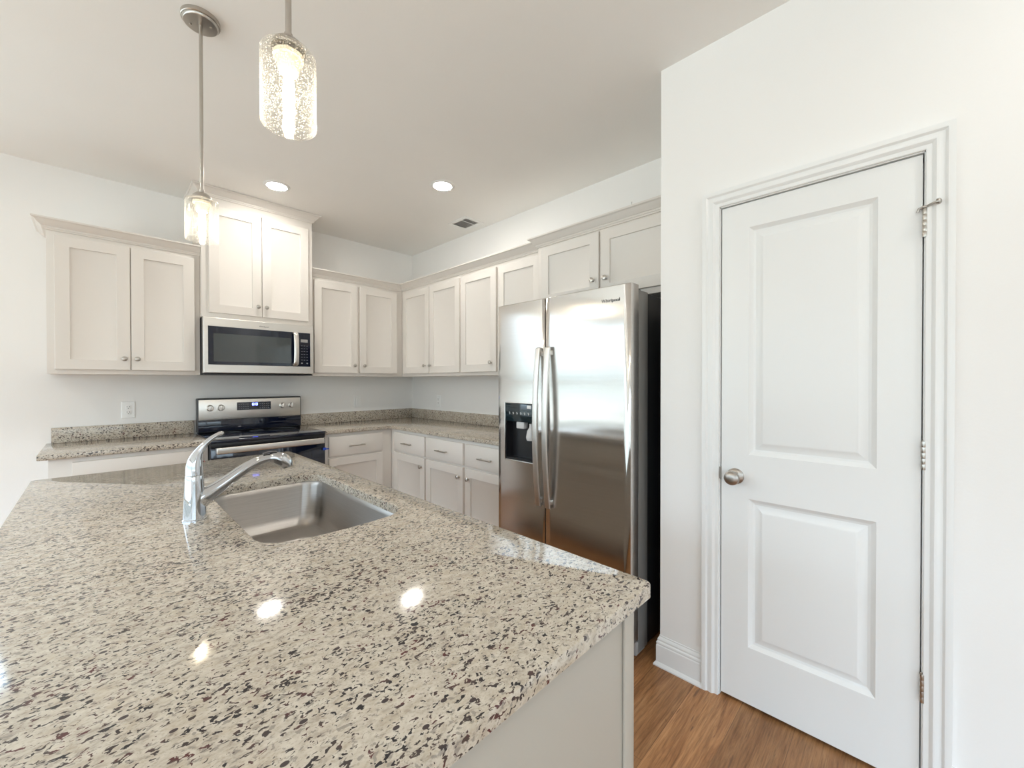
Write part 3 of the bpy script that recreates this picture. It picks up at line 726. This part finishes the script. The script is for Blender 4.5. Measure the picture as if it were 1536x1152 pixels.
fd = obj('freezer_door', fridge_door(F1, F2+.003, .092, ZF, (DY0, DY1, DZ0, DZ1)), STEEL, rf, smooth=30)
gd = obj('fridge_door', fridge_door(F2-.003, F3, .092, ZF), STEEL, rf, smooth=30)
# dispenser in the freezer door
ds = obj('dispenser', None or (lambda bm: (box(bm, -.7665, -.7605, DY1+.001, DY0-.001, DZ0+.001, DZ1-.001), box(bm, -.8195, -.7665, DY1+.0012, DY1+.005, DZ0+.001, 1.09), box(bm, -.8195, -.7665, DY0-.005, DY0-.0012, DZ0+.001, 1.09), box(bm, -.8195, -.7665, DY1+.005, DY0-.005, DZ0+.001, DZ0+.012))[0])(new()), BLACK, fd)
obj('dispenser_panel', bx(-.8235, -.7665, DY1+.001, DY0-.001, 1.088, DZ1-.001, bev=.003), new_mat('teal_black_glass', (.008,.02,.026), .12, coat=.4), ds)
bm = new()
for (a, b, c, d) in ((DY1-.006, DY1, DZ0-.006, DZ1+.006), (DY0, DY0+.006, DZ0-.006, DZ1+.006), (DY1, DY0, DZ0-.006, DZ0), (DY1, DY0, DZ1, DZ1+.006)):
    box(bm, -.8262, -.8195, a, b, c, d, .0015)
obj('dispenser_bezel', bm, STEEL2, ds)
for k in range(6):
    bm = new(); y = -2.384-k*.030; box(bm, -.8242, -.8234, y-.006, y+.003, 1.134, 1.1375); box(bm, -.8242, -.8234, y-.003, y+.005, 1.140, 1.1435); box(bm, -.8242, -.8234, y-.001, y+.001, 1.129, 1.134)
    obj('panel_icon', bm, LGREY, ds)
obj('panel_sticker', bx(-.8242, -.8234, -2.553, -2.524, 1.168, 1.186), WPLAST, ds)
obj('ice_chute', bx(-.815, -.775, -2.49, -2.43, 1.048, 1.0875, bev=.004), LGREY, ds)
bm = new(); lathe(bm, [(.026, 0), (.030, .012), (.030, .02), (.024, .055), (.020, .06), (.012, .075), (.012, .095)], (-.800, -2.535, .985), (0, 0, 1), 20)
obj('water_paddle', bm, LGREY, ds)
# handles
def handle_bm(yc):
    """broad flat bow whose ends turn in to meet the door"""
    bm = new(); zc, hh = 1.072, .437; R = []; n = 24; th, w = .0065, .0160
    for i in range(n+1):
        v = -1+2*i/n; x = -.869+.030*v*v; t = Vector((.060*v, hh)).normalized(); q = Vector((t.y, -t.x))
        e = .004*(1 if i == n else -1 if i == 0 else 0)
        R.append([Vector((x+q.x*b, yc+a, zc+v*hh+q.y*b+e*(b/th))) for a, b in rrect(-w, w, -th, th, .0028, 3)])
    loft(bm, R)
    for sg in (-1, 1): box(bm, -.836, XF+.004, yc-.0105, yc+.0105, zc+sg*(hh-.030)-.014, zc+sg*(hh-.030)+.014, .003)
    return bm
obj('handle', handle_bm(F2+.032), STEEL2, fd, smooth=40)
obj('handle', handle_bm(F2-.036), STEEL2, gd, smooth=40)
text_obj('logo', 'Whirlpool', .0235, DGREY, gd, (XF-.0036, -3.012, 1.704), (0, -1, 0), (0, 0, 1), .0008)

# ------------------------------------------------------------------ wall plates
def plate(name, fm, u, v, label, cat, kind):
    t = thing(name, fm(u, v, 0), label, cat)
    bm = new(); rings(bm, fm, u-.037, u+.037, v-.0605, v+.0605, [(0, .0002), (0, .003), (.003, .0055)]); bm.faces.new([bm.verts.new(fm(a, b, .0002)) for a, b in ((u-.037, v-.0605), (u-.037, v+.0605), (u+.037, v+.0605), (u+.037, v-.0605))])
    obj('wall_plate', bm, WPLAST, t)
    if kind == 'outlet':
        for s in (-1, 1):
            bm = new(); rings(bm, fm, u-.0165, u+.0165, v+s*.0195-.0145, v+s*.0195+.0145, [(0, .005), (0, .0068), (.001, .0075)])
            r = obj('receptacle', bm, WPLAST, t)
            b2 = new()
            for q in (-.0065, .0065): fbox(b2, fm, u+q-.0013, u+q+.0013, v+s*.0195-.001, v+s*.0195+.008, .0074, .0078)
            lathe(b2, [(.0026, 0), (.0026, .0004)], fm(u, v+s*.0195-.008, .0074), fm(0, 0, 1)-fm(0, 0, 0), 10)
            obj('slots', b2, DGREY, r)
    else:
        bm = new(); rings(bm, fm, u-.0165, u+.0165, v-.033, v+.033, [(0, .005), (0, .007), (.002, .009)]); obj('rocker', bm, WPLAST, t)
    return t
plate('outlet', f_back(0), -2.379, 1.118, 'white duplex outlet on the wall above the short left counter', 'outlet', 'outlet')
plate('light_switch', f_back(0), -.651, 1.115, 'white rocker wall plate on the range wall near the corner', 'switch', 'switch')
plate('outlet', f_right(0), .515, 1.115, 'white duplex outlet on the fridge wall near the corner', 'outlet', 'outlet')

# ------------------------------------------------------------------ ceiling fittings
GC = 'recessed ceiling lights'
def can():
    t = thing('recessed_light', (-1.607, -.757, H), 'round lit recessed ceiling light in front of the tall microwave cabinet', 'ceiling light', GC)
    obj('trim_ring', lathe(new(), [(.064, -.0045), (.068, -.0075), (.082, -.0055), (.088, -.0005), (.088, 0), (.064, 0)], (-1.607, -.757, H), seg=48, cap=False), TRIM, t)
    obj('lens', lathe(new(), [(0, -.0015), (.0645, -.0015), (.0645, -.0045), (.05, -.0055), (0, -.0062)][::-1], (-1.607, -.757, H), seg=48, cap=False), LENS, t)
    return t
c0 = can()
for x, y, lab in ((-.757, -1.628, 'round lit recessed ceiling light nearest the air vent'),
                  (-1.22, -4.95, 'round recessed ceiling light in front of the pantry door'),
                  (-3.9, -1.5, 'added unseen recessed fill light over the space left of the island'),  # out of view, added for extra light
                  (-3.9, -4.6, 'added unseen recessed fill light over the living space behind')):  # likewise an added light that is never seen
    c = copy_tree(c0); c.location = (x, y, H); c['label'] = lab
vt = thing('air_vent', (-.19, -1.195, H), 'white rectangular ceiling air vent near the fridge wall', 'vent')
bm = new(); vx0, vx1, vy0, vy1 = -.262, -.116, -1.292, -1.108
for (a, b, c, d) in ((vx0-.035, vx1+.035, vy0-.035, vy0), (vx0-.035, vx1+.035, vy1, vy1+.035), (vx0-.035, vx0, vy0, vy1), (vx1, vx1+.035, vy0, vy1)): box(bm, a, b, c, d, H-.006, H-.0005, .0015)
obj('frame', bm, TRIM, vt)
bm = new()
for k in range(9):
    x = vx0+.010+k*(vx1-vx0-.02)/8; v0 = [Vector((x-.0045, y, H-.0055)) for y in (vy0, vy1)]; v1 = [Vector((x+.0045, y, H-.0010)) for y in (vy0, vy1)]
    loft(bm, [[v0[0], v0[1], v0[1]+Vector((.001, 0, .0006)), v0[0]+Vector((.001, 0, .0006))], [v1[0], v1[1], v1[1]+Vector((.001, 0, .0003)), v1[0]+Vector((.001, 0, .0003))]])
obj('louvers', bm, LGREY, vt)
obj('crossbar', bx(vx0, vx1, -1.238, -1.231, H-.0068, H-.0045), TRIM, vt)
obj('duct_backing', bx(vx0, vx1, vy0, vy1, H-.0009, H-.0002), GREY, vt)

# pendants
def pendant():
    x, y = -2.245, -2.070; p = (x, y, 0)
    t = thing('pendant_light', (x, y, H), 'seeded-glass pendant light hanging over the far end of the island', 'pendant light', 'pendants over the island')
    cn = obj('canopy', lathe(new(), [(.064, H-.0002), (.064, H-.014), (.062, H-.016), (.059, H-.0165), (.058, H-.022), (.055, H-.025), (.008, H-.027), (0, H-.027)], p, seg=48), NICKEL, t)
    for s in (-1, 1): obj('canopy_screw', lathe(new(), [(.004, 0), (.004, -.003), (0, -.0045)], (x+s*.030, y-s*.018, H-.0265), seg=12), NICKEL, cn)
    obj('rod', lathe(new(), [(.0062, H-.026), (.0062, 2.072)], p, seg=16), NICKEL, t)
    obj('cap', lathe(new(), [(.0085, 2.085), (.0085, 2.074), (.020, 2.071), (.030, 2.062), (.034, 2.052), (.034, 2.047), (0, 2.047)], p, seg=36), NICKEL, t)
    obj('socket', lathe(new(), [(.030, 2.0385), (.030, 2.030), (.024, 2.028), (.021, 2.004), (.018, 1.9995), (0, 1.9995)], p, seg=28), SOCKET, t)
    sh = [(.008, 2.0455), (.045, 2.0455), (.051, 2.0435), (.0542, 2.038), (.0545, 2.030), (.0545, 1.886), (.0535, 1.8845), (.0522, 1.886), (.0520, 2.030), (.0505, 2.038), (.046, 2.0415), (.008, 2.0415)]
    obj('shade', lathe(new(), sh, p, seg=48, cap=False), SEED, t, 'clear seeded glass cylinder', smooth=40)
    obj('bulb', lathe(new(), [(.0095, 2.000), (.0095, 1.988), (.0110, 1.970), (.0115, 1.945), (.0108, 1.925), (.0080, 1.911), (.004, 1.905), (0, 1.904)], p, seg=24), BULB, t, smooth=60)
    return t
p1 = pendant()
p2 = copy_tree(p1); p2.location = (-2.245, -3.108, H); p2['label'] = 'seeded-glass pendant light nearest the camera, with its canopy out of view'

# small nail left standing on the crown above the fridge
nl = tube(new(), [(-.425, -2.96, ZT+.0005), (-.428, -2.962, ZT+.016)], .0014, 8); lathe(nl, [(.003, 0), (.003, .001)], (-.428, -2.962, ZT+.016), seg=10)
tag(obj('nail', nl, DNICKEL, loc=(-.425, -2.96, ZT)), 'tiny nail sticking up from the crown above the refrigerator cabinet', 'nail')
